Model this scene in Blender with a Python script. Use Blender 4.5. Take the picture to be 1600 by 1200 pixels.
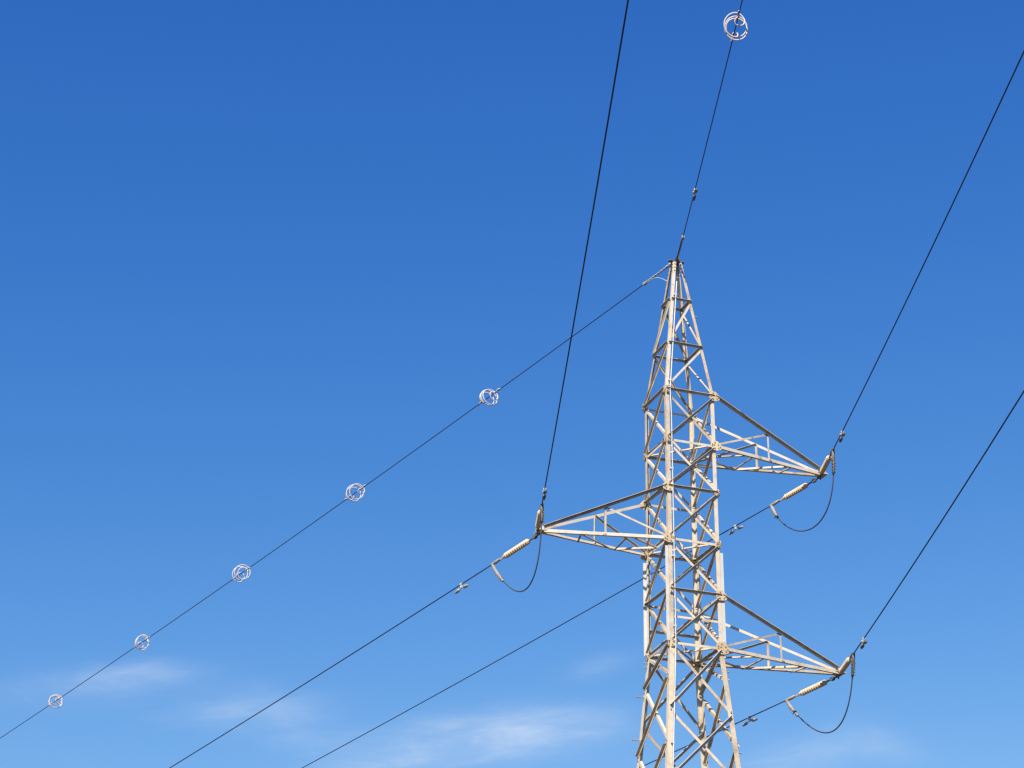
import bpy, bmesh, math, random
from mathutils import Vector, Matrix

random.seed(7)
sc = bpy.context.scene
for o in list(bpy.data.objects):
    bpy.data.objects.remove(o, do_unlink=True)
COL = sc.collection

# ------------------------------------------------------------------ camera
EYE = 1.6
cam_data = bpy.data.cameras.new('camera')
cam_data.sensor_fit = 'HORIZONTAL'
cam_data.sensor_width = 36.0
cam_data.lens = 3296.4 / 1600 * 36.0
cam_data.clip_start = 0.1
cam_data.clip_end = 20000
cam = bpy.data.objects.new('camera', cam_data)
COL.objects.link(cam)
PITCH, ROLL = 0.4321, 0.0129
cam.matrix_world = (Matrix.Translation((0, 0, EYE)) @ Matrix.Rotation(math.pi / 2 + PITCH, 4, 'X')
                    @ Matrix.Rotation(ROLL, 4, 'Z'))
sc.camera = cam

# ------------------------------------------------------------------ world, sun, exposure
SUN_AZ = math.radians(199)      # clockwise from +Y (the way the camera faces)
SUN_EL = math.radians(43)
world = bpy.data.worlds.new('World')
sc.world = world
world.use_nodes = True
wn, wl = world.node_tree.nodes, world.node_tree.links
wn.clear()


def wnode(t, **kw):
    n = wn.new(t)
    for k, v in kw.items():
        setattr(n, k, v)
    return n


def wmath(op, a, b=None, c=None, clamp=False):
    n = wn.new('ShaderNodeMath')
    n.operation = op
    n.use_clamp = clamp
    for i, v in enumerate((a, b, c)):
        if v is None:
            continue
        if isinstance(v, (int, float)):
            n.inputs[i].default_value = v
        else:
            wl.new(v, n.inputs[i])
    return n.outputs[0]


sky = wnode('ShaderNodeTexSky', sky_type='NISHITA')
sky.sun_disc = False
sky.sun_elevation = SUN_EL
sky.sun_rotation = SUN_AZ
sky.altitude = 300
sky.air_density = 1.0
sky.dust_density = 0.6
sky.ozone_density = 2.0
# the camera's saturated rendering of a clear sky: one response per channel, the same over the whole dome
SKY_STRENGTH = 0.0518
SKY_GAMMA = (2.053, 1.292, 0.687)
SKY_GAIN = (0.3680, 0.8500, 2.5700)
SKY_LIMIT = (3.0, 5.4, 9.7)
sep = wnode('ShaderNodeSeparateColor')
wl.new(sky.outputs[0], sep.inputs[0])
comb = wnode('ShaderNodeCombineColor')
for i in range(3):
    # soft shoulder: the response levels off instead of running away round the sun
    mapped = wmath('MULTIPLY', wmath('POWER', sep.outputs[i], SKY_GAMMA[i]), SKY_GAIN[i])
    wl.new(wmath('SMOOTH_MIN', mapped, SKY_LIMIT[i], 0.6), comb.inputs[i])
sky_colour = comb.outputs[0]

# thin cirrus low in the sky: soft patches broken up by drawn-out noise, all in direction space (radians of azimuth and elevation)
geo = wnode('ShaderNodeTexCoord')
sx = wnode('ShaderNodeSeparateXYZ')
wl.new(geo.outputs['Generated'], sx.inputs[0])
az = wmath('ARCTAN2', sx.outputs[0], sx.outputs[1])
el = wmath('ARCSINE', sx.outputs[2])
tilt = wmath('MULTIPLY_ADD', az, -0.10, el)


def wnoise(kx, ky, seed, detail, rough, dist=0.0):
    cv = wnode('ShaderNodeCombineXYZ')
    wl.new(wmath('MULTIPLY', az, kx), cv.inputs[0])
    wl.new(wmath('MULTIPLY', tilt, ky), cv.inputs[1])
    cv.inputs[2].default_value = seed
    n = wnode('ShaderNodeTexNoise')
    n.inputs['Scale'].default_value = 1.0
    n.inputs['Detail'].default_value = detail
    n.inputs['Roughness'].default_value = rough
    n.inputs['Distortion'].default_value = dist
    wl.new(cv.outputs[0], n.inputs['Vector'])
    return n.outputs[0]


def wsmooth(v, lo, hi, a=0.0, b=1.0):
    m = wnode('ShaderNodeMapRange', interpolation_type='SMOOTHSTEP')
    wl.new(v, m.inputs[0])
    for i, x in enumerate((lo, hi, a, b)):
        m.inputs[i + 1].default_value = x
    return m.outputs[0]


streak = wsmooth(wnoise(22, 75, 3.1, 7, 0.6, 0.6), 0.34, 0.74)
soft = wsmooth(wnoise(9, 26, 8.7, 4, 0.5, 0.3), 0.42, 0.72)
# azimuth, elevation, half length, half height (degrees), slope, weight
PATCHES = [(-11.4, 16.19, 2.2, 0.42, 0.14, 0.24),
           (-9.87, 16.63, 1.2, 0.3, 0.12, 0.2),
           (-7.25, 15.79, 1.9, 0.55, 0.08, 0.22),
           (-1.03, 15.13, 2.3, 0.62, 0.06, 0.38),
           (1.01, 15.55, 1.9, 0.55, 0.03, 0.40),
           (-3.04, 14.52, 1.8, 0.35, 0.1, 0.3),
           (2.63, 17.17, 0.9, 0.28, 0.2, 0.18),
           (8.05, 14.65, 1.8, 0.5, 0.22, 0.26),
           (10.15, 15.01, 1.0, 0.4, -0.3, 0.17),
           (-5.54, 15.15, 1.8, 0.6, -0.2, 0.14)]
total = None
for a0, e0, hl, hh, sl, wt in PATCHES:
    dx = wmath('MULTIPLY', wmath('SUBTRACT', az, math.radians(a0)), math.cos(math.radians(e0)))
    dy = wmath('MULTIPLY_ADD', dx, -sl, wmath('SUBTRACT', el, math.radians(e0)))
    q = wmath('ADD', wmath('POWER', wmath('ABSOLUTE', wmath('DIVIDE', dx, math.radians(hl))), 2.0),
              wmath('POWER', wmath('ABSOLUTE', wmath('DIVIDE', dy, math.radians(hh))), 2.0))
    gss = wmath('MULTIPLY', wmath('EXPONENT', wmath('MULTIPLY', q, -1.0)), wt)
    total = gss if total is None else wmath('ADD', total, gss)
low = wsmooth(el, math.radians(19), math.radians(8))
veil = wmath('MULTIPLY', wmath('MULTIPLY', soft, low), 0.11)
fibre = wsmooth(wnoise(30, 190, 5.5, 6, 0.6, 0.9), 0.25, 0.8)
patch = wmath('MULTIPLY', wmath('MULTIPLY', total, 1.5), wmath('MULTIPLY', wmath('MULTIPLY_ADD', streak, 0.55, 0.40), wmath('MULTIPLY_ADD', fibre, 0.4, 0.8)))
cover = wmath('ADD', patch, wmath('MULTIPLY', veil, wmath('MULTIPLY_ADD', streak, 0.6, 0.4)), clamp=True)
cmix = wnode('ShaderNodeMix', data_type='RGBA')
wl.new(cover, cmix.inputs[0])
wl.new(sky_colour, cmix.inputs[6])
cmix.inputs[7].default_value = (6.2, 7.5, 9.4, 1)
sky_colour = cmix.outputs[2]
bg = wnode('ShaderNodeBackground')
bg.inputs[1].default_value = SKY_STRENGTH
wl.new(sky_colour, bg.inputs[0])
wout = wnode('ShaderNodeOutputWorld')
wl.new(bg.outputs[0], wout.inputs[0])

sun_data = bpy.data.lights.new('sun', 'SUN')
sun_data.energy = 5.0
sun_data.angle = math.radians(0.53)
sun_data.color = (1.0, 0.88, 0.69)
sun = bpy.data.objects.new('sun', sun_data)
COL.objects.link(sun)
sun_dir = Vector((math.sin(SUN_AZ) * math.cos(SUN_EL), math.cos(SUN_AZ) * math.cos(SUN_EL), math.sin(SUN_EL)))
sun.rotation_euler = sun_dir.to_track_quat('Z', 'Y').to_euler()
sun.location = (-20, -30, 60)

sc.render.engine = 'CYCLES'
sc.cycles.filter_width = 1.4
sc.view_settings.view_transform = 'Standard'
sc.view_settings.look = 'None'
sc.view_settings.exposure = 0.95
sc.view_settings.gamma = 1.0
sc.view_settings.use_curve_mapping = False


# ------------------------------------------------------------------ materials
def new_mat(name):
    m = bpy.data.materials.new(name)
    m.use_nodes = True
    nt = m.node_tree
    return m, nt, nt.nodes['Principled BSDF']


def ramp(nt, fac, stops):
    r = nt.nodes.new('ShaderNodeValToRGB')
    e = r.color_ramp.elements
    while len(e) < len(stops):
        e.new(0.5)
    for el, (p, c) in zip(e, stops):
        el.position = p
        el.color = (*c, 1)
    nt.links.new(fac, r.inputs[0])
    return r.outputs[0]


def steel_mat(name, stops, rough=0.55, spec=0.45, scale=3.0, spread=0.16, metallic=0.0, rust=0.0):
    """Weathered galvanised steel: cloudy zinc, small spots and a tone of its own on every bar."""
    m, nt, b = new_mat(name)
    tc = nt.nodes.new('ShaderNodeTexCoord')
    n1 = nt.nodes.new('ShaderNodeTexNoise')
    n1.inputs['Scale'].default_value = scale
    n1.inputs['Detail'].default_value = 6
    n1.inputs['Roughness'].default_value = 0.65
    nt.links.new(tc.outputs['Object'], n1.inputs['Vector'])
    n2 = nt.nodes.new('ShaderNodeTexNoise')
    n2.inputs['Scale'].default_value = scale * 9
    n2.inputs['Detail'].default_value = 3
    nt.links.new(tc.outputs['Object'], n2.inputs['Vector'])
    info = nt.nodes.new('ShaderNodeObjectInfo')
    a = nt.nodes.new('ShaderNodeMath'); a.operation = 'MULTIPLY_ADD'
    nt.links.new(n2.outputs[0], a.inputs[0]); a.inputs[1].default_value = 0.35
    nt.links.new(n1.outputs[0], a.inputs[2])
    a2 = nt.nodes.new('ShaderNodeMath'); a2.operation = 'MULTIPLY_ADD'
    nt.links.new(info.outputs['Random'], a2.inputs[0]); a2.inputs[1].default_value = spread
    nt.links.new(a.outputs[0], a2.inputs[2])
    a3 = nt.nodes.new('ShaderNodeMath'); a3.operation = 'SUBTRACT'
    nt.links.new(a2.outputs[0], a3.inputs[0]); a3.inputs[1].default_value = 0.25
    base = ramp(nt, a3.outputs[0], stops)
    if rust:
        n3 = nt.nodes.new('ShaderNodeTexNoise')
        n3.inputs['Scale'].default_value = 5.5
        n3.inputs['Detail'].default_value = 8
        n3.inputs['Roughness'].default_value = 0.7
        nt.links.new(tc.outputs['Object'], n3.inputs['Vector'])
        k = nt.nodes.new('ShaderNodeMapRange')
        nt.links.new(n3.outputs[0], k.inputs[0])
        for i, x in enumerate((0.52, 0.72, 0.0, rust)):
            k.inputs[i + 1].default_value = x
        mx = nt.nodes.new('ShaderNodeMix'); mx.data_type = 'RGBA'
        nt.links.new(k.outputs[0], mx.inputs[0])
        nt.links.new(base, mx.inputs[6])
        mx.inputs[7].default_value = (0.20, 0.125, 0.07, 1)
        base = mx.outputs[2]
    nt.links.new(base, b.inputs['Base Color'])
    b.inputs['Roughness'].default_value = rough
    b.inputs['Specular IOR Level'].default_value = spec
    b.inputs['Metallic'].default_value = metallic
    return m


M_STEEL = steel_mat('galvanised_steel', [(0.2, (0.20, 0.145, 0.09)), (0.45, (0.36, 0.305, 0.235)), (0.7, (0.48, 0.43, 0.355)), (0.95, (0.46, 0.45, 0.425))], spread=0.42, rust=0.6)
M_PLATE = steel_mat('ochre_stained_plate', [(0.25, (0.34, 0.26, 0.17)), (0.5, (0.46, 0.375, 0.26)), (0.8, (0.52, 0.45, 0.34))], spread=0.2, rust=0.4)
M_NEWSTEEL = steel_mat('pale_galvanised_steel', [(0.2, (0.38, 0.395, 0.41)), (0.5, (0.44, 0.455, 0.47)), (0.8, (0.50, 0.515, 0.53))], rough=0.5, rust=0.15)
M_BOLT = steel_mat('bolt_steel', [(0.2, (0.12, 0.095, 0.07)), (0.8, (0.26, 0.22, 0.18))], scale=20)
M_DARKSTEEL = steel_mat('dull_steel', [(0.2, (0.06, 0.055, 0.05)), (0.8, (0.15, 0.14, 0.13))], scale=8)
M_FITTING = steel_mat('fitting_zinc', [(0.2, (0.17, 0.17, 0.165)), (0.8, (0.32, 0.315, 0.30))], scale=10, rough=0.45)
M_CABLE = steel_mat('shade_navy_conductor', [(0.2, (0.014, 0.024, 0.070)), (0.8, (0.028, 0.042, 0.105))], scale=14, rough=0.7, spec=0.25)  # bluer than bare aluminium: shaded underside and sky blur put into the colour
M_JUMPER = steel_mat('jumper_aluminium', [(0.2, (0.03, 0.034, 0.05)), (0.8, (0.06, 0.065, 0.085))], scale=14, rough=0.5)
M_GRIP = steel_mat('helical_grip_wire', [(0.2, (0.32, 0.32, 0.32)), (0.8, (0.44, 0.44, 0.44))], scale=14, rough=0.45)
M_INSUL = steel_mat('tan_insulator', [(0.2, (0.46, 0.37, 0.26)), (0.8, (0.60, 0.50, 0.38))], scale=9, rough=0.4, spread=0.1)
M_PVC = steel_mat('white_plastic', [(0.2, (0.42, 0.38, 0.40)), (0.8, (0.58, 0.54, 0.56))], scale=9, rough=0.45)
M_CONCRETE = steel_mat('concrete', [(0.2, (0.30, 0.29, 0.27)), (0.8, (0.42, 0.40, 0.37))], scale=5, rough=0.9)


def ground_mat():
    m, nt, b = new_mat('dry_grassland')
    tc = nt.nodes.new('ShaderNodeTexCoord')
    n1 = nt.nodes.new('ShaderNodeTexNoise'); n1.inputs['Scale'].default_value = 0.08; n1.inputs['Detail'].default_value = 10
    nt.links.new(tc.outputs['Object'], n1.inputs['Vector'])
    nt.links.new(ramp(nt, n1.outputs[0], [(0.35, (0.050, 0.032, 0.019)), (0.5, (0.065, 0.045, 0.026)), (0.65, (0.042, 0.038, 0.018))]),
                 b.inputs['Base Color'])
    b.inputs['Roughness'].default_value = 0.95
    n2 = nt.nodes.new('ShaderNodeTexNoise'); n2.inputs['Scale'].default_value = 3; n2.inputs['Detail'].default_value = 8
    nt.links.new(tc.outputs['Object'], n2.inputs['Vector'])
    bp = nt.nodes.new('ShaderNodeBump'); bp.inputs['Distance'].default_value = 0.2
    nt.links.new(n2.outputs[0], bp.inputs['Height']); nt.links.new(bp.outputs[0], b.inputs['Normal'])
    return m


# ------------------------------------------------------------------ object helpers
def link(name, mesh, parent=None):
    o = bpy.data.objects.new(name, mesh)
    COL.objects.link(o)
    if parent is not None:
        o.parent = parent
        o.matrix_parent_inverse = parent.matrix_world.inverted()
    return o


def obj(name, bm, mat, parent=None, smooth=False, loc=None):
    """One bmesh in world coordinates becomes one mesh object; loc moves its origin."""
    bmesh.ops.recalc_face_normals(bm, faces=bm.faces)
    if loc is not None:
        bmesh.ops.translate(bm, verts=bm.verts, vec=-Vector(loc))
    me = bpy.data.meshes.new(name)
    bm.to_mesh(me)
    bm.free()
    me.materials.append(mat)
    if smooth:
        for p in me.polygons:
            p.use_smooth = True
    o = bpy.data.objects.new(name, me)
    COL.objects.link(o)
    if loc is not None:
        o.location = loc
    if parent is not None:
        o.parent = parent
        o.matrix_parent_inverse = Matrix.Translation(-parent.matrix_world.translation)
    return o


def tag(o, label, cat, group=None, kind=None):
    o['label'] = label
    o['category'] = cat
    if group:
        o['group'] = group
    if kind:
        o['kind'] = kind
    return o


def empty(name, loc, label, cat, group=None):
    o = bpy.data.objects.new(name, None)
    o.empty_display_size = 0.3
    COL.objects.link(o)
    o.location = loc
    o.matrix_world = Matrix.Translation(Vector(loc))
    return tag(o, label, cat, group)


def prism(bm, prof0, prof1):
    a = [bm.verts.new(p) for p in prof0]
    b = [bm.verts.new(p) for p in prof1]
    n = len(a)
    for i in range(n):
        bm.faces.new((a[i], a[(i + 1) % n], b[(i + 1) % n], b[i]))
    bm.faces.new(a[::-1])
    bm.faces.new(b)


def angle_bm(P, Q, b, n, w1, w2, t, bm=None):
    """Rolled steel angle whose outer corner runs from P to Q; flanges w1 along b and w2 along n."""
    bm = bm or bmesh.new()
    b, n = Vector(b).normalized(), Vector(n).normalized()
    prof = [(0, 0), (w1, 0), (w1, t), (t, t), (t, w2), (0, w2)]
    prism(bm, [P + b * x + n * y for x, y in prof], [Q + b * x + n * y for x, y in prof])
    return bm


def box_bm(c, ax, ay, az, sx, sy, sz, bm=None):
    bm = bm or bmesh.new()
    c = Vector(c)
    ax, ay, az = (Vector(v).normalized() for v in (ax, ay, az))
    q = [(-1, -1), (1, -1), (1, 1), (-1, 1)]
    prism(bm, [c + ax * (x * sx / 2) + ay * (y * sy / 2) - az * (sz / 2) for x, y in q],
          [c + ax * (x * sx / 2) + ay * (y * sy / 2) + az * (sz / 2) for x, y in q])
    return bm


def poly_plate_bm(pts, n, t, bm=None):
    bm = bm or bmesh.new()
    n = Vector(n).normalized()
    prism(bm, [Vector(p) for p in pts], [Vector(p) + n * t for p in pts])
    return bm


def tube_bm(pts, radii, sides=8, bm=None, caps=True):
    bm = bm or bmesh.new()
    pts = [Vector(p) for p in pts]
    if isinstance(radii, (int, float)):
        radii = [radii] * len(pts)
    rings = []
    t0 = (pts[1] - pts[0]).normalized()
    ref = Vector((0, 0, 1)) if abs(t0.z) < 0.9 else Vector((1, 0, 0))
    x = t0.cross(ref).normalized()
    for i, p in enumerate(pts):
        a = pts[max(i - 1, 0)]
        c = pts[min(i + 1, len(pts) - 1)]
        t = (c - a).normalized()
        x = (x - t * x.dot(t)).normalized()
        y = t.cross(x)
        rings.append([bm.verts.new(p + (x * math.cos(k * 2 * math.pi / sides) + y * math.sin(k * 2 * math.pi / sides)) * radii[i])
                      for k in range(sides)])
    for r0, r1 in zip(rings, rings[1:]):
        for k in range(sides):
            bm.faces.new((r0[k], r0[(k + 1) % sides], r1[(k + 1) % sides], r1[k]))
    if caps:
        bm.faces.new(rings[0][::-1])
        bm.faces.new(rings[-1])
    return bm


def lathe_bm(P, Q, prof, sides=16, bm=None):
    """prof: (distance along P->Q, radius)."""
    t = (Q - P).normalized()
    return tube_bm_fixed([P + t * s for s, r in prof], [r for s, r in prof], t, sides, bm)


def tube_bm_fixed(pts, radii, t, sides, bm=None):
    bm = bm or bmesh.new()
    ref = Vector((0, 0, 1)) if abs(t.z) < 0.9 else Vector((1, 0, 0))
    x = t.cross(ref).normalized()
    y = t.cross(x)
    rings = [[bm.verts.new(p + (x * math.cos(k * 2 * math.pi / sides) + y * math.sin(k * 2 * math.pi / sides)) * r)
              for k in range(sides)] for p, r in zip(pts, radii)]
    for r0, r1 in zip(rings, rings[1:]):
        for k in range(sides):
            bm.faces.new((r0[k], r0[(k + 1) % sides], r1[(k + 1) % sides], r1[k]))
    bm.faces.new(rings[0][::-1])
    bm.faces.new(rings[-1])
    return bm


def hex_bolt(bm, p, n, r=0.0125, h=0.013):
    n = Vector(n).normalized()
    tube_bm_fixed([p, p + n * h], [r, r], n, 6, bm)


# ------------------------------------------------------------------ ground
bm = bmesh.new()
NG = 24
vs = [[bm.verts.new(((i / NG - 0.5) * 6000, (j / NG - 0.5) * 6000,
                     0 if abs(i - NG / 2) < 2 and abs(j - NG / 2) < 2 else random.uniform(-6, 3))) for j in range(NG + 1)] for i in range(NG + 1)]
for i in range(NG):
    for j in range(NG):
        bm.faces.new((vs[i][j], vs[i + 1][j], vs[i + 1][j + 1], vs[i][j + 1]))
g = obj('ground', bm, ground_mat())
g['kind'] = 'structure'

# ------------------------------------------------------------------ lattice tower
YAW = 0.3427
U = Vector((math.cos(YAW), math.sin(YAW), 0))      # along the crossarms, to the right
V = Vector((-math.sin(YAW), math.cos(YAW), 0))     # along the line, away from the viewer
Z = Vector((0, 0, 1))
BASE = Vector((3.186, 36.6277, 0))
LV = dict(A=18.6285, B=17.6017, C=16.5418, D=15.5259, E=14.5771, G=13.561, H=12.5751, I=11.5819)
LV = {k: v + EYE for k, v in LV.items()}
APEX = 19.55 + EYE
SGN = dict(F=(-1, -1), R=(1, -1), K=(1, 1), L=(-1, 1))
W_I, SLOPE = 1.031, 0.168
W_TOP = 0.17


def width(z):
    if z >= LV['C']:
        return 1.0 + (W_TOP - 1.0) * (z - LV['C']) / (APEX - LV['C'])
    if z >= LV['I']:
        return 1.0 + (W_I - 1.0) * (LV['C'] - z) / (LV['C'] - LV['I'])
    return W_I + SLOPE * (LV['I'] - z)


def tp(a, b, z):
    return BASE + U * a + V * b + Z * z


def corner(k, z, inset=0.0):
    w = width(z) / 2 - inset
    return tp(SGN[k][0] * w, SGN[k][1] * w, z)


tower = empty('transmission_tower', BASE, 'tall galvanised steel lattice transmission tower with three crossarms', 'tower')

# legs, one bar per section
for k, (sa, sb) in SGN.items():
    for z0, z1, w, t in ((0.25, LV['I'] - 0.02, 0.094, 0.011), (LV['I'] - 0.02, LV['C'] + 0.03, 0.074, 0.009), (LV['C'] + 0.03, APEX - 0.02, 0.058, 0.008)):
        obj('leg', angle_bm(corner(k, z0), corner(k, z1), U * -sa, V * -sb, w, w, t), M_STEEL, tower)
    f = corner(k, 0.0)
    bm = bmesh.new()
    box_bm(f + Z * -0.1, U, V, Z, 0.9, 0.9, 0.6, bm)
    bmesh.ops.bevel(bm, geom=list(bm.edges), offset=0.03, segments=2)
    obj('footing', bm, M_CONCRETE, tower)
    # the paler doubling angle on the outside of the leg
    zt, zb = (LV['G'] - 0.16, LV['I'] + 0.03)
    p0, p1 = corner(k, zb) + U * sa * 0.004 + V * sb * 0.002, corner(k, zt) + U * sa * 0.004 + V * sb * 0.002
    obj('leg_doubler', angle_bm(p0, p1, U * sa, V * -sb, 0.062, 0.08, 0.008), M_NEWSTEEL, tower)

FACES = [('F', 'R'), ('R', 'K'), ('K', 'L'), ('L', 'F')]
FN = {('F', 'R'): -V, ('R', 'K'): U, ('K', 'L'): V, ('L', 'F'): -U}


def face_pt(face, k, z, inset=0.04):
    """A point on the leg's flange in this face, inset from the corner along the face."""
    n = FN[face]
    other = face[1] if face[0] == k else face[0]
    d = (corner(other, z) - corner(k, z)).normalized()
    return corner(k, z) + d * inset


def bar(name, face, P, Q, outside, w=0.058, t=0.006, parent=None, off=0.0, mat=None, flip=False):
    n = FN[face] if not isinstance(face, Vector) else face
    ax = (Q - P).normalized()
    up = n.cross(ax).normalized()
    if up.z < 0:
        up = -up
    nn = n if outside else -n
    base = n * (0.003 + off) if outside else -n * (0.016 + off)
    if flip:
        up = -up
    c = up * (w / 2)
    return obj(name, angle_bm(P + base + c, Q + base + c, -up, nn, w, w, t), mat or M_STEEL, parent or tower)


# peak: one diagonal per face and panel, light bars turned inward
# (upper leg, lower leg) of each face's diagonal
PEAKD = {('F', 'R'): ('R', 'F', False), ('K', 'L'): ('L', 'K', False), ('L', 'F'): ('F', 'L', True), ('R', 'K'): ('K', 'R', False)}
for zu, zl in ((LV['A'], LV['B']), (LV['B'], LV['C'])):
    for fc in FACES:
        a, b_, outs = PEAKD[fc]
        bar('diagonal_brace', fc, face_pt(fc, a, zu - 0.05, 0.03), face_pt(fc, b_, zl + 0.07, 0.03), outs, w=0.040)
for lv in 'AB':
    for fc in FACES:
        bar('horizontal_brace', fc, face_pt(fc, fc[0], LV[lv], 0.0), face_pt(fc, fc[1], LV[lv], 0.0), fc in (('F', 'R'), ('L', 'F')), w=0.042, off=0.008)

# body: crossed diagonals in every panel
order = 'CDEGHI'
for zi, (a, b_) in enumerate(zip(order, order[1:])):
    zu, zl = LV[a], LV[b_]
    for fc in FACES:
        f0, f1 = fc
        bar('diagonal_brace', fc, face_pt(fc, f0, zu - 0.06), face_pt(fc, f1, zl + 0.06), False, w=0.046)
        bar('diagonal_brace', fc, face_pt(fc, f1, zu - 0.06), face_pt(fc, f0, zl + 0.06), True, w=0.046)
for lv in order:
    for fc in FACES:
        outs = lv in 'CEH'
        bar('horizontal_brace', fc, face_pt(fc, fc[0], LV[lv], 0.004), face_pt(fc, fc[1], LV[lv], 0.004), outs, w=0.046, off=0.008)
zm = (LV['H'] + LV['I']) / 2
for fc in (('F', 'R'), ('K', 'L')):
    bar('horizontal_brace', fc, face_pt(fc, fc[0], zm, 0.004), face_pt(fc, fc[1], zm, 0.004), False, w=0.042, off=0.009)

# plan bracing at the crossarm floors
for lv in 'DGI':
    z = LV[lv] + 0.012
    for (a, b_), dz in ((('L', 'R'), 0.0), (('F', 'K'), -0.05)):
        P, Q = corner(a, z + dz, 0.03), corner(b_, z + dz, 0.03)
        ax = (Q - P).normalized()
        side = ax.cross(Z)
        obj('plan_brace', angle_bm(P - side * 0.02, Q - side * 0.02, side, Z, 0.038, 0.038, 0.005), M_STEEL, tower)

# flared base: crossed diagonals, staggered between neighbouring faces
zA = [v + EYE for v in (11.5819, 10.35, 9.02, 7.5, 5.8, 3.9, 1.7, -1.1)]
zB = [v + EYE for v in (11.5819, 10.95, 9.72, 8.3, 6.7, 4.9, 2.9, 0.5, -1.1)]
for fc in FACES:
    zs = zA if fc in (('F', 'R'), ('K', 'L')) else zB
    for zu, zl in zip(zs, zs[1:]):
        f0, f1 = fc
        bar('diagonal_brace', fc, face_pt(fc, f0, zu - 0.05), face_pt(fc, f1, zl + 0.03), False, w=0.054)
        bar('diagonal_brace', fc, face_pt(fc, f1, zu - 0.05), face_pt(fc, f0, zl + 0.03), True, w=0.054)


# gusset plates with bolts
def gusset(fc, k, z, back, front, h0, h1, nb=((-1, 1), (1, 1), (1, -1), (-1, -1)), parent=None, slope=0.0):
    """Plate on the leg k in face fc; it reaches 'back' towards the tower's inside and 'front' out past the corner."""
    n = FN[fc]
    other = fc[1] if fc[0] == k else fc[0]
    d = (corner(other, z) - corner(k, z)).normalized()
    c = corner(k, z) + n * 0.0235
    pts = [c + d * back * 0.55 - Z * h0, c + d * back - Z * h0 * 0.35, c + d * back + Z * h1 * 0.5, c + d * back * 0.5 + Z * h1,
           c - d * front * 0.25 + Z * h1, c - d * front + Z * h1 * 0.1, c - d * front - Z * h0 * 0.7, c - d * front * 0.2 - Z * h0]
    g_ = obj('gusset_plate', poly_plate_bm(pts, n, 0.009), M_PLATE, tower)
    bm = bmesh.new()
    fp = c + n * 0.009
    for x, y in ((0.3, 0.62), (0.3, -0.62), (0.75, 0.2), (0.75, -0.15), (0.42, 0.1)):
        hex_bolt(bm, fp + d * back * x + Z * (y * (h1 if y > 0 else h0)), n)
    if front > 0.05:
        for x, y in ((0.35, 0.2), (0.75, -0.25), (0.4, -0.5)):
            hex_bolt(bm, fp - d * front * x + Z * (y * (h1 if y > 0 else h0)), n)
    bo = obj('bolt_heads', bm, M_BOLT, g_)
    bo['kind'] = 'stuff'
    return g_


SIDE = (('F', 'R'), ('K', 'L'))
for lv, arm in (('C', 1), ('D', 1), ('E', -1), ('G', -1), ('H', 1), ('I', 1)):
    for fc in SIDE:
        for k in fc:
            sa = SGN[k][0]
            on = sa == arm
            big = 1.25 if lv == 'I' else 1.0
            if on:
                gusset(fc, k, LV[lv], 0.115 * big, 0.10, 0.10 * big, 0.09 * big)
            else:
                gusset(fc, k, LV[lv], 0.078 * big, 0.0, 0.07 * big, 0.065 * big)
    for fc in (('L', 'F'), ('R', 'K')):
        for k in fc:
            gusset(fc, k, LV[lv], 0.078, 0.0, 0.07, 0.065)

# bolts along the legs of the flared base, one cluster per node
for fc in FACES:
    zs = (zA if fc in SIDE else zB)[1:4]
    for z in zs:
        for k in fc:
            bm = bmesh.new()
            p = face_pt(fc, k, z) + FN[fc] * 0.009
            for dx, dz in ((0, 0.035), (0, -0.035)):
                hex_bolt(bm, p + Z * dz, FN[fc], 0.014, 0.012)
            bo = obj('node_bolts', bm, M_BOLT, tower)
            bo['kind'] = 'stuff'

# step bolts
for k, dirv, zs, ph in (('L', -U, [LV['I'] - 0.75 - 0.78 * i for i in range(14)], 0), ('R', U, [LV['I'] - 0.42 - 1.5 * i for i in range(7)], 0),
                        ('R', U, [LV['E'] - 0.02, LV['G'] + 0.02, LV['A'] - 0.3], 1), ('L', -U, [LV['C'] + 0.05, LV['C'] - 0.03, LV['I'] - 0.12, LV['I'] - 0.2], 1)):
    for z in zs:
        c = corner(k, z)
        c = c - V * SGN[k][1] * 0.05
        ln = 0.15 if ph == 0 and k == 'L' else 0.06
        bm = tube_bm([c - dirv * 0.02, c + dirv * ln], 0.011, 8)
        tube_bm([c + dirv * ln, c + dirv * (ln + 0.012)], 0.02, 6, bm)
        obj('step_bolt', bm, M_FITTING, tower)

# fall-arrest cable up the near leg, with its brackets
pts = [corner('F', z) + U * 0.096 - V * 0.035 for z in [0.6 + i * 0.5 for i in range(int((LV['C'] - 0.6) / 0.5))]]
pts += [corner('F', LV['C'] + i * 0.5) + U * 0.080 - V * 0.035 for i in range(0, 6)]
sc_ = obj('safety_cable', tube_bm(pts, 0.010, 8), M_NEWSTEEL, tower, smooth=True)
for i, z in enumerate([3.0, 5.4, 7.6, 9.7, 11.3, LV['I'] + 0.3, LV['G'] - 0.35, LV['E'] + 0.35, LV['C'] + 0.2, LV['A'] + 0.1]):
    c = corner('F', z) + U * (0.083 if z < LV['C'] else 0.067)
    obj('cable_bracket', box_bm(c - V * 0.022, U, V, Z, 0.06, 0.05, 0.03), M_NEWSTEEL, sc_)

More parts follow.
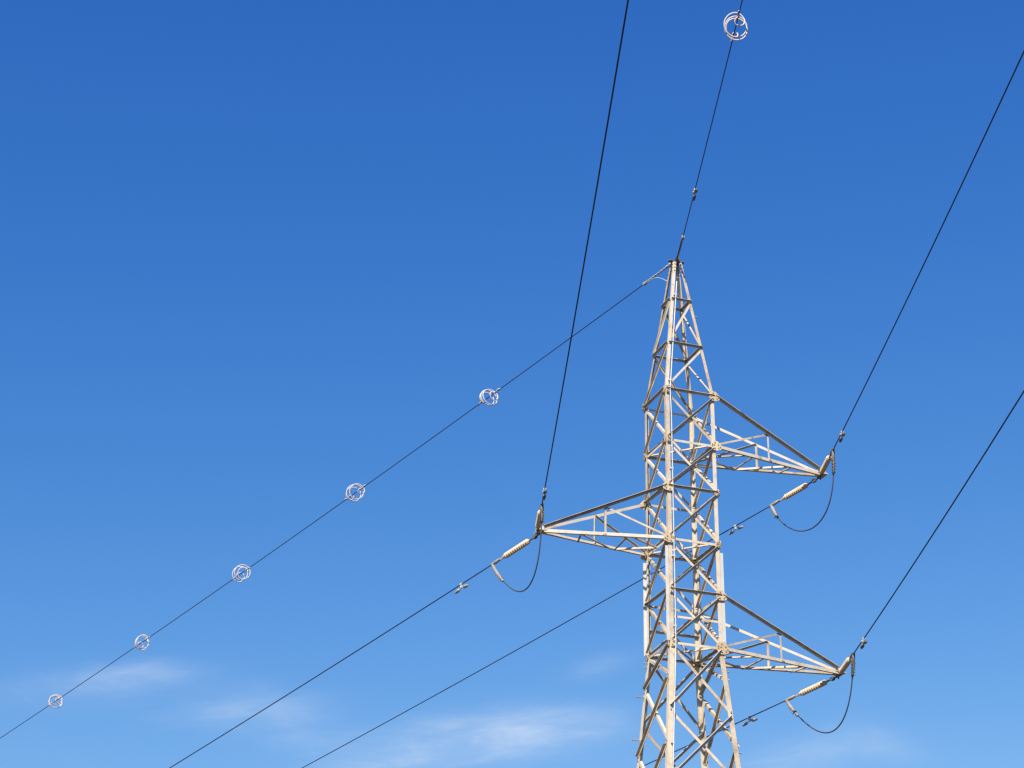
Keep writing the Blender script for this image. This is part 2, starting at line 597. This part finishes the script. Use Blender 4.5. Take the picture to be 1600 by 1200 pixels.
# peak head: cap plates and the earth wire lugs
cap = obj('peak_cap', box_bm(tp(0, 0, APEX + 0.0), U, V, Z, 0.17, 0.17, 0.016), M_DARKSTEEL, tower)
for s in (-1, 1):
    c = tp(s * 0.12, -0.02, APEX + 0.012)
    pts = [c - U * s * 0.04 - V * 0.05, c + U * s * 0.035 - V * 0.045, c + U * s * 0.055, c + U * s * 0.035 + V * 0.045, c - U * s * 0.04 + V * 0.05]
    obj('cap_wing', poly_plate_bm(pts, Z, 0.014), M_DARKSTEEL, cap)
obj('earth_wire_lug', box_bm(tp(0.02, -0.04, APEX + 0.05), V, Z, U, 0.16, 0.11, 0.014), M_DARKSTEEL, cap)
bm = bmesh.new()
for k, fc in (('F', ('F', 'R')), ('R', ('F', 'R')), ('F', ('L', 'F')), ('L', ('L', 'F'))):
    for dz in (0.07, 0.15, 0.23):
        hex_bolt(bm, face_pt(fc, k, APEX - dz, 0.03) + FN[fc] * 0.001, FN[fc], 0.013, 0.012)
bo = obj('node_bolts', bm, M_BOLT, tower)
bo['kind'] = 'stuff'


# ------------------------------------------------------------------ crossarms
def crossarm(s, top, bot, length, label):
    """s=+1 right, -1 left. Four chords meet at a tip plate; near (-V) and far (+V) sides."""
    zt, zb = LV[top], LV[bot]
    near, far = ('R', 'K') if s > 0 else ('F', 'L')
    fcn, fcf = ('F', 'R'), ('K', 'L')
    zi = zb - 0.02
    tip = tp(s * length, 0, zi)
    bm = box_bm(tip + U * s * 0.0 + Z * 0.02, U, V, Z, 0.20, 0.15, 0.012)
    box_bm(tip + U * s * 0.035 + Z * -0.012, U, V, Z, 0.12, 0.26, 0.014, bm)
    box_bm(tip + U * s * 0.02 + Z * 0.05, U, Z, V, 0.16, 0.10, 0.05, bm)
    arm = obj('crossarm', bm, M_STEEL, tower)
    arm['label'] = label
    bm = bmesh.new()
    for a in (-0.05, 0.03):
        for b in (-0.045, 0.045):
            hex_bolt(bm, tip + U * s * a + V * b + Z * 0.0135, -Z)
    bo = obj('bolt_heads', bm, M_BOLT, arm)
    bo['kind'] = 'stuff'
    TB, TT = {}, {}
    chords = {}
    for k, sg, n in ((near, -1, -V), (far, 1, V)):
        b0 = corner(k, zb) + U * s * 0.02 + n * 0.004
        t0 = corner(k, zt) + U * s * 0.03 + n * 0.004 + Z * -0.02
        b1 = tip - U * s * 0.02 + n * 0.055
        t1 = tip - U * s * 0.03 + n * 0.05 + Z * 0.075
        sn = (b1 - b0).cross(Z).normalized()
        if sn.dot(n) < 0:
            sn = -sn
        chords[k] = (b0, b1, t0, t1, sn)
        # bottom chord: corner low and outside, flange turned in
        obj('bottom_chord', angle_bm(b0 - Z * 0.028, b1 - Z * 0.028, Z, -sn, 0.060, 0.05, 0.007), M_STEEL, arm)
        # top chord: flange turned outward along its upper edge
        ax = (t1 - t0).normalized()
        up = sn.cross(ax)
        up = (up if up.z > 0 else -up).normalized()
        obj('top_chord', angle_bm(t0 + up * 0.035, t1 + up * 0.02, -up, sn, 0.052, 0.058, 0.007), M_STEEL, arm)
        # side frame: strut and diagonal
        pb = b0.lerp(b1, 0.5)
        pt_ = t0.lerp(t1, 0.5)
        bar('strut', sn, pb, pt_ - up * 0.01, False, w=0.036, t=0.005, parent=arm)
        bar('side_diagonal', sn, b0 + Z * 0.05 + U * s * 0.03, pt_, False, w=0.036, t=0.005, parent=arm, off=0.006)
        bm = bmesh.new()
        hex_bolt(bm, pb + sn * 0.001, sn, 0.013)
        hex_bolt(bm, pb + sn * 0.001 + ax * 0.04, sn, 0.013)
        bo = obj('chord_bolts', bm, M_BOLT, arm)
        bo['kind'] = 'stuff'

    # plan bracing between the two bottom chords
    def flat(P, Q, dz):
        P, Q = P + Z * (dz - 0.036), Q + Z * (dz - 0.036)
        ax = (Q - P).normalized()
        sd = ax.cross(Z).normalized()
        obj('plan_brace', angle_bm(P - sd * 0.02, Q - sd * 0.02, sd, Z, 0.036, 0.036, 0.005), M_STEEL, arm)
    nb, fb = chords[near], chords[far]
    N = lambda f: nb[0].lerp(nb[1], f) + V * 0.02
    Fp = lambda f: fb[0].lerp(fb[1], f) - V * 0.02
    M = (corner(near, zb) + corner(far, zb)) / 2 + U * s * 0.01
    flat(M, Fp(0.31), -0.006)
    flat(M, N(0.27), -0.006)
    flat(Fp(0.31), N(0.33), -0.013)
    flat(N(0.68), Fp(0.33), -0.006)
    flat(Fp(0.66), N(0.7), -0.013)
    return tip


TIP = {}
TIP['UR'] = crossarm(1, 'C', 'D', 2.9558, 'upper crossarm reaching out to the right')
TIP['UL'] = crossarm(-1, 'E', 'G', 2.7833, 'middle crossarm reaching out to the left')
TIP['LR'] = crossarm(1, 'H', 'I', 3.1048, 'lower crossarm reaching out to the right')

# ------------------------------------------------------------------ wires and their fittings
WIRES = {
    'Et': (3.104387, -0.031313, 0.00132, (3.203775, 36.580986, 19.572855)),
    'Ea': (-0.632669, -0.118704, 0.000667, (3.122867, 36.658291, 19.565060)),
    'ULt': (3.098541, -0.031478, 0.00132, (0.490132, 35.602054, 13.527168)),
    'ULa': (-0.625266, -0.115216, 0.00061, (0.541611, 35.747834, 13.516590)),
    'URt': (3.103149, -0.030742, 0.00132, (5.962245, 37.554679, 15.490339)),
    'URa': (-0.628641, -0.110144, 0.00061, (5.953994, 37.679146, 15.472003)),
    'LRt': (3.105017, -0.029412, 0.00132, (6.123528, 37.612230, 11.535342)),
    'LRa': (-0.634121, -0.102634, 0.00061, (6.098908, 37.730856, 11.516249)),
}
INS = {'ULt': (0.17, 1.02), 'ULa': (0.315, 1.125), 'URt': (0.12, 0.95), 'URa': (0.32, 1.02), 'LRt': (0.14, 1.0), 'LRa': (0.27, 1.02)}
DAMP = {'ULt': 2.12, 'ULa': 2.475, 'URt': 2.17, 'URa': 2.43, 'LRt': 2.26, 'LRa': 2.42, 'Et': 2.925}


def wp(key, h):
    az, s0, c, st = WIRES[key]
    return Vector(st) + Vector((math.sin(az) * h, math.cos(az) * h, s0 * h + c * h * h + EYE))


def wdir(key, h):
    return (wp(key, h + 0.01) - wp(key, h - 0.01)).normalized()


def span(name, key, h0, h1, r, label, cat, group):
    hs, h, step = [], h0, 0.5
    while h < h1:
        hs.append(h)
        step = min(step * 1.12, 6.0)
        h += step
    hs.append(h1)
    c = wp(key, h0)
    o = obj(name, tube_bm([wp(key, h) for h in hs], r, 8), M_CABLE, smooth=True, loc=c)
    return tag(o, label, cat, group)


WHERE = {'UL': 'left crossarm', 'UR': 'upper right crossarm', 'LR': 'lower right crossarm'}
FARTXT = {'UL': 'conductor running down-left from the left crossarm into the distance',
          'UR': 'conductor from upper right crossarm passing behind the tower to lower left',
          'LR': 'lowest conductor passing behind the tower foot from lower right crossarm'}
NEARTXT = {'UL': 'conductor rising steeply from left crossarm tip to the top picture edge',
           'UR': 'conductor rising from the upper right crossarm to the right picture edge',
           'LR': 'conductor rising from the lower right crossarm to the right picture edge'}
JUMP = {'UL': (2.002, 0.8087, 1.0842, -0.007), 'UR': (1.0509, 0.2407, 1.8604, -0.0352), 'LR': (1.3902, 0.5237, 1.4963, 0.0803)}


def jumper_curve(ph):
    A = wp(ph + 'a', INS[ph + 'a'][1] + 0.33) + Vector((0, 0, -0.05))
    B = wp(ph + 't', INS[ph + 't'][1] + 0.30) + Vector((0, 0, -0.05))
    d1, e1, d2, e2 = JUMP[ph]
    C1 = A + Vector((0, 0, -d1)) + (B - A) * e1
    C2 = B + Vector((0, 0, -d2)) + (A - B) * e2
    return lambda t: A * (1 - t) ** 3 + C1 * 3 * (1 - t) ** 2 * t + C2 * 3 * (1 - t) * t * t + B * t ** 3


def sub_curve(fn, t0, t1, n):
    return [fn(t0 + (t1 - t0) * i / n) for i in range(n + 1)]


def insulator(key):
    ph, sd = key[:2], key[2]
    h0, h1 = INS[key]
    P, Q = wp(key, h0), wp(key, h1)
    t = (Q - P).normalized()
    way = 'pointing away down the far span' if sd == 'a' else 'pointing towards the viewer'
    root = empty('insulator_string', wp(key, 0), 'tan ribbed strain insulator on the %s tip, %s' % (WHERE[ph], way), 'insulator',
                 'strain insulators on the crossarm tips')
    L = (Q - P).length
    # ribbed body
    prof = [(0, 0.022), (0.03, 0.022), (0.03, 0.038)]
    n = 11
    a, b = 0.05, L - 0.05
    for i in range(n):
        s = a + (b - a) * i / n
        w = (b - a) / n
        prof += [(s, 0.040), (s + w * 0.12, 0.053), (s + w * 0.50, 0.055), (s + w * 0.62, 0.051), (s + w * 0.74, 0.040)]
    prof += [(b, 0.038), (L - 0.03, 0.038), (L - 0.03, 0.022), (L, 0.022)]
    obj('insulator_body', lathe_bm(P, Q, prof, 20), M_INSUL, root)
    # links to the crossarm
    side = t.cross(Z).normalized()
    up = side.cross(t).normalized()
    p0 = wp(key, -0.02)
    bm = tube_bm([p0, P + t * 0.01], 0.016, 8)
    bmesh.ops.create_torus if False else None
    mid = p0.lerp(P, 0.5)
    box_bm(mid, t, up, side, 0.08, 0.06, 0.05, bm)
    tube_bm([p0 - up * 0.05, p0 + up * 0.05], 0.016, 8, bm)
    obj('tower_shackle', bm, M_DARKSTEEL, root)
    # link between insulator and strain clamp
    q0, q1 = Q - t * 0.005, wp(key, h1 + 0.16)
    bm = tube_bm([q0, q0.lerp(q1, 0.3), q1], [0.02, 0.013, 0.016], 8)
    for f in (0.35, 0.75):
        c = q0.lerp(q1, f)
        box_bm(c, t, up, side, 0.06, 0.05 if f < 0.5 else 0.022, 0.02 if f < 0.5 else 0.05, bm)
    obj('link', bm, M_FITTING, root)
    # strain clamp: a curved body from the link, its tail bending down along the jumper
    fn = jumper_curve(ph)
    tt = (lambda s: fn(s)) if sd == 'a' else (lambda s: fn(1 - s))
    w0 = wp(key, h1 + 0.12)
    w1 = wp(key, h1 + 0.42)
    bm = tube_bm([w0 + up * 0.01, w0.lerp(w1, 0.35), w0.lerp(w1, 0.7), w1], [0.022, 0.034, 0.030, 0.017], 8)
    tail = [w0.lerp(w1, 0.75) - up * 0.01] + sub_curve(tt, 0.02, 0.10 if sd == 'a' else 0.085, 5)
    tube_bm(tail, [0.03, 0.034, 0.032, 0.03, 0.027, 0.024, 0.02], 8, bm)
    cl = obj('strain_clamp', bm, M_FITTING if sd == 'a' else M_DARKSTEEL, root, smooth=True)
    for i in range(5):
        st_ = 0.015 if sd == 'a' else 0.012
        c0, c1 = tt(0.028 + i * st_), tt(0.034 + i * st_)
        ax = (c1 - c0).normalized()
        s2 = ax.cross(side).normalized()
        if s2.dot(t) < 0:
            s2 = -s2
        ub = []
        for j in range(9):
            a_ = math.pi * j / 8
            ub.append(c0 - s2 * (0.028 * math.sin(a_)) + side * (0.03 * math.cos(a_)))
        ub = [ub[0] + s2 * 0.055] + ub + [ub[-1] + s2 * 0.055]
        b2 = tube_bm(ub, 0.0065, 6)
        for e in (ub[0], ub[-1]):
            tube_bm([e - s2 * 0.02, e - s2 * 0.004], 0.011, 6, b2)
        obj('u_bolt', b2, M_FITTING if sd == 'a' else M_DARKSTEEL, cl)
    return root


def damper(key, h, label):
    c = wp(key, h)
    t = wdir(key, h)
    side = t.cross(Z).normalized()
    up = side.cross(t).normalized()
    root = empty('vibration_damper', c, label, 'damper', 'vibration dampers on the wires')
    # clamp
    bm = box_bm(c - up * 0.035, t, up, side, 0.045, 0.08, 0.028)
    tube_bm([c - t * 0.03, c + t * 0.03], 0.025, 10, bm)
    hex_bolt(bm, c - up * 0.04 + side * 0.015, side, 0.016, 0.025)
    obj('clamp', bm, M_GRIP, root)
    d = c - up * 0.078
    droop = 0.018
    pts = [d - t * 0.19 - up * droop, d - t * 0.10 - up * 0.006, d, d + t * 0.10 - up * 0.006, d + t * 0.19 - up * droop]
    obj('messenger_cable', tube_bm(pts, 0.009, 6), M_GRIP, root)
    for s in (-1, 1):
        a = d + t * s * 0.07 - up * (0.004)
        b = d + t * s * 0.21 - up * (droop + 0.006)
        L = (b - a).length
        obj('weight', lathe_bm(a, b, [(0, 0.018), (0.01, 0.030), (L * 0.45, 0.033), (L * 0.55, 0.026), (L * 0.9, 0.024), (L, 0.014)], 12),
            M_FITTING if key.endswith('a') else M_DARKSTEEL, root)
    return root


for ph in ('UL', 'UR', 'LR'):
    span('conductor', ph + 'a', INS[ph + 'a'][1] + 0.2, 150, 0.0113, FARTXT[ph], 'power line', 'conductors of the far span')
    span('conductor', ph + 't', INS[ph + 't'][1] + 0.2, 90, 0.0105, NEARTXT[ph], 'power line', 'conductors of the near span')
    insulator(ph + 'a')
    insulator(ph + 't')
    fn = jumper_curve(ph)
    j = obj('jumper_cable', tube_bm(sub_curve(fn, 0.0, 1.0, 60), 0.0125, 8), M_JUMPER, smooth=True, loc=fn(0.0))
    tag(j, 'slack jumper cable looping under the %s tip' % WHERE[ph], 'cable', 'jumper loops')
    damper(ph + 'a', DAMP[ph + 'a'], 'small damper on the far-span conductor of the %s' % WHERE[ph])
    damper(ph + 't', DAMP[ph + 't'], 'small damper on the near-span conductor above the %s tip' % WHERE[ph])

span('earth_wire', 'Ea', 0.05, 150, 0.0098, 'thin earth wire with white spirals running down-left from the tower peak', 'power line', 'earth wires at the peak')
span('earth_wire', 'Et', 0.05, 90, 0.0092, 'thin earth wire rising from the tower peak to the top edge', 'power line', 'earth wires at the peak')
damper('Et', DAMP['Et'], 'small damper on the earth wire above the tower peak')

# helical dead-end grips of the earth wires
for key, h1, lab in (('Ea', 0.86, 'pale helical grip anchoring the left earth wire beside the tower peak'),
                     ('Et', 1.02, 'dark helical grip anchoring the upward earth wire to the tower peak')):
    root = empty('dead_end_grip', wp(key, 0), lab, 'wire grip', 'earth wire grips')
    n = 60
    for s in (0, 1):
        pts = []
        for i in range(n + 1):
            f = i / n
            h = 0.02 + (h1 - 0.02) * f
            t = wdir(key, h)
            sd = t.cross(Z).normalized()
            up = sd.cross(t)
            a = f * 2 * math.pi * 5 + s * math.pi
            r = 0.016 if f > 0.3 else 0.016 + 0.02 * (0.3 - f) / 0.3
            pts.append(wp(key, h) + sd * r * math.cos(a) + up * r * math.sin(a))
        obj('helical_rod', tube_bm(pts, 0.009, 6), M_GRIP if key == 'Ea' else M_DARKSTEEL, root, smooth=True)
    t = wdir(key, 0.1)
    obj('thimble', lathe_bm(wp(key, -0.06), wp(key, 0.05), [(0, 0.018), (0.03, 0.03), (0.08, 0.03), (0.11, 0.016)], 10), M_DARKSTEEL, root)
    c = wp(key, h1 - 0.02)
    obj('end_clamp', box_bm(c, wdir(key, h1), Z, wdir(key, h1).cross(Z), 0.09 if key == 'Ea' else 0.13, 0.045, 0.05), M_FITTING, root)

# earthing lead from the left grip back to the peak
A = wp('Ea', 0.80) - Z * 0.02
B = corner('L', APEX - 0.36)
pts = []
for i in range(25):
    f = i / 24
    pts.append(A.lerp(B, f) + Z * (0.10 * math.sin(math.pi * f)) + Z * (0.0))
o = obj('earthing_lead', tube_bm(pts, 0.007, 6), M_GRIP, smooth=True, loc=A)
tag(o, 'thin pale earthing lead from the left earth wire to the peak', 'cable')

# ------------------------------------------------------------------ bird flight diverters: white spirals on the earth wires
DIV = [('Ea', 6.13, 0.6, 1, 'largest white spiral bird diverter on the left earth wire, nearest the tower'),
       ('Ea', 11.42, 2.0, 1, 'second white spiral bird diverter from the tower on the left earth wire'),
       ('Ea', 16.65, 4.4, 1, 'middle of the five white spiral bird diverters on the left earth wire'),
       ('Ea', 21.89, 3.4, 1, 'fourth white spiral bird diverter from the tower on the left earth wire'),
       ('Ea', 27.12, 1.0, 1, 'smallest white spiral bird diverter, lowest at the left picture edge'),
       ('Et', 8.29, 1.2, 1, 'white spiral bird diverter on the earth wire at the top picture edge')]
for key, hc, ph0, hand, lab in DIV:
    R, main, curl = 0.178, 0.085, 0.20
    t = wdir(key, hc)
    sd = t.cross(Z).normalized()
    up = sd.cross(t)
    c = wp(key, hc)
    rnd = random.Random(int(ph0 * 100))
    tl = (rnd.uniform(-0.3, 0.3), rnd.uniform(-0.3, 0.3))      # the coils lean a little on the wire
    if key == 'Et':
        tl = (0.05, 0.26)
    stations = [(-0.44, 0.020, -6.0), (-0.24, 0.020, -4.2), (-curl, 0.03, -3.6), (-curl * 0.85, 0.075, -3.0), (-main * 1.25, 0.15, -2.35),
                (-main, R, -2.0), (0.0, R * 1.03, 0.0), (main, R, 2.0), (main * 1.25, 0.15, 2.35), (curl * 0.85, 0.075, 3.0),
                (curl, 0.03, 3.6), (0.24, 0.020, 4.2), (0.44, 0.020, 6.0)]
    pts = []
    for (h0, r0, a0), (h1, r1, a1) in zip(stations, stations[1:]):
        n = max(8, int(abs(a1 - a0) * 18))
        for i in range(n):
            f = i / n
            fs = f * f * (3 - 2 * f)
            a = ph0 + math.pi * (a0 + (a1 - a0) * f) * 1.03
            rr = r0 + (r1 - r0) * fs
            q = sd * math.cos(a) * rr + up * math.sin(a) * rr
            lean = (q.dot(sd) * tl[0] + q.dot(up) * tl[1]) if rr > 0.05 else 0.0
            wob = 1 + 0.10 * math.sin(a * 0.73 + ph0 * 3)          # no two coils are quite round
            pts.append(c + t * (h0 + (h1 - h0) * f + lean) + q * wob)
    o = obj('bird_flight_diverter', tube_bm(pts, 0.0115, 8), M_PVC, smooth=True, loc=c)
    tag(o, lab, 'bird diverter', 'white bird diverters on the earth wires')
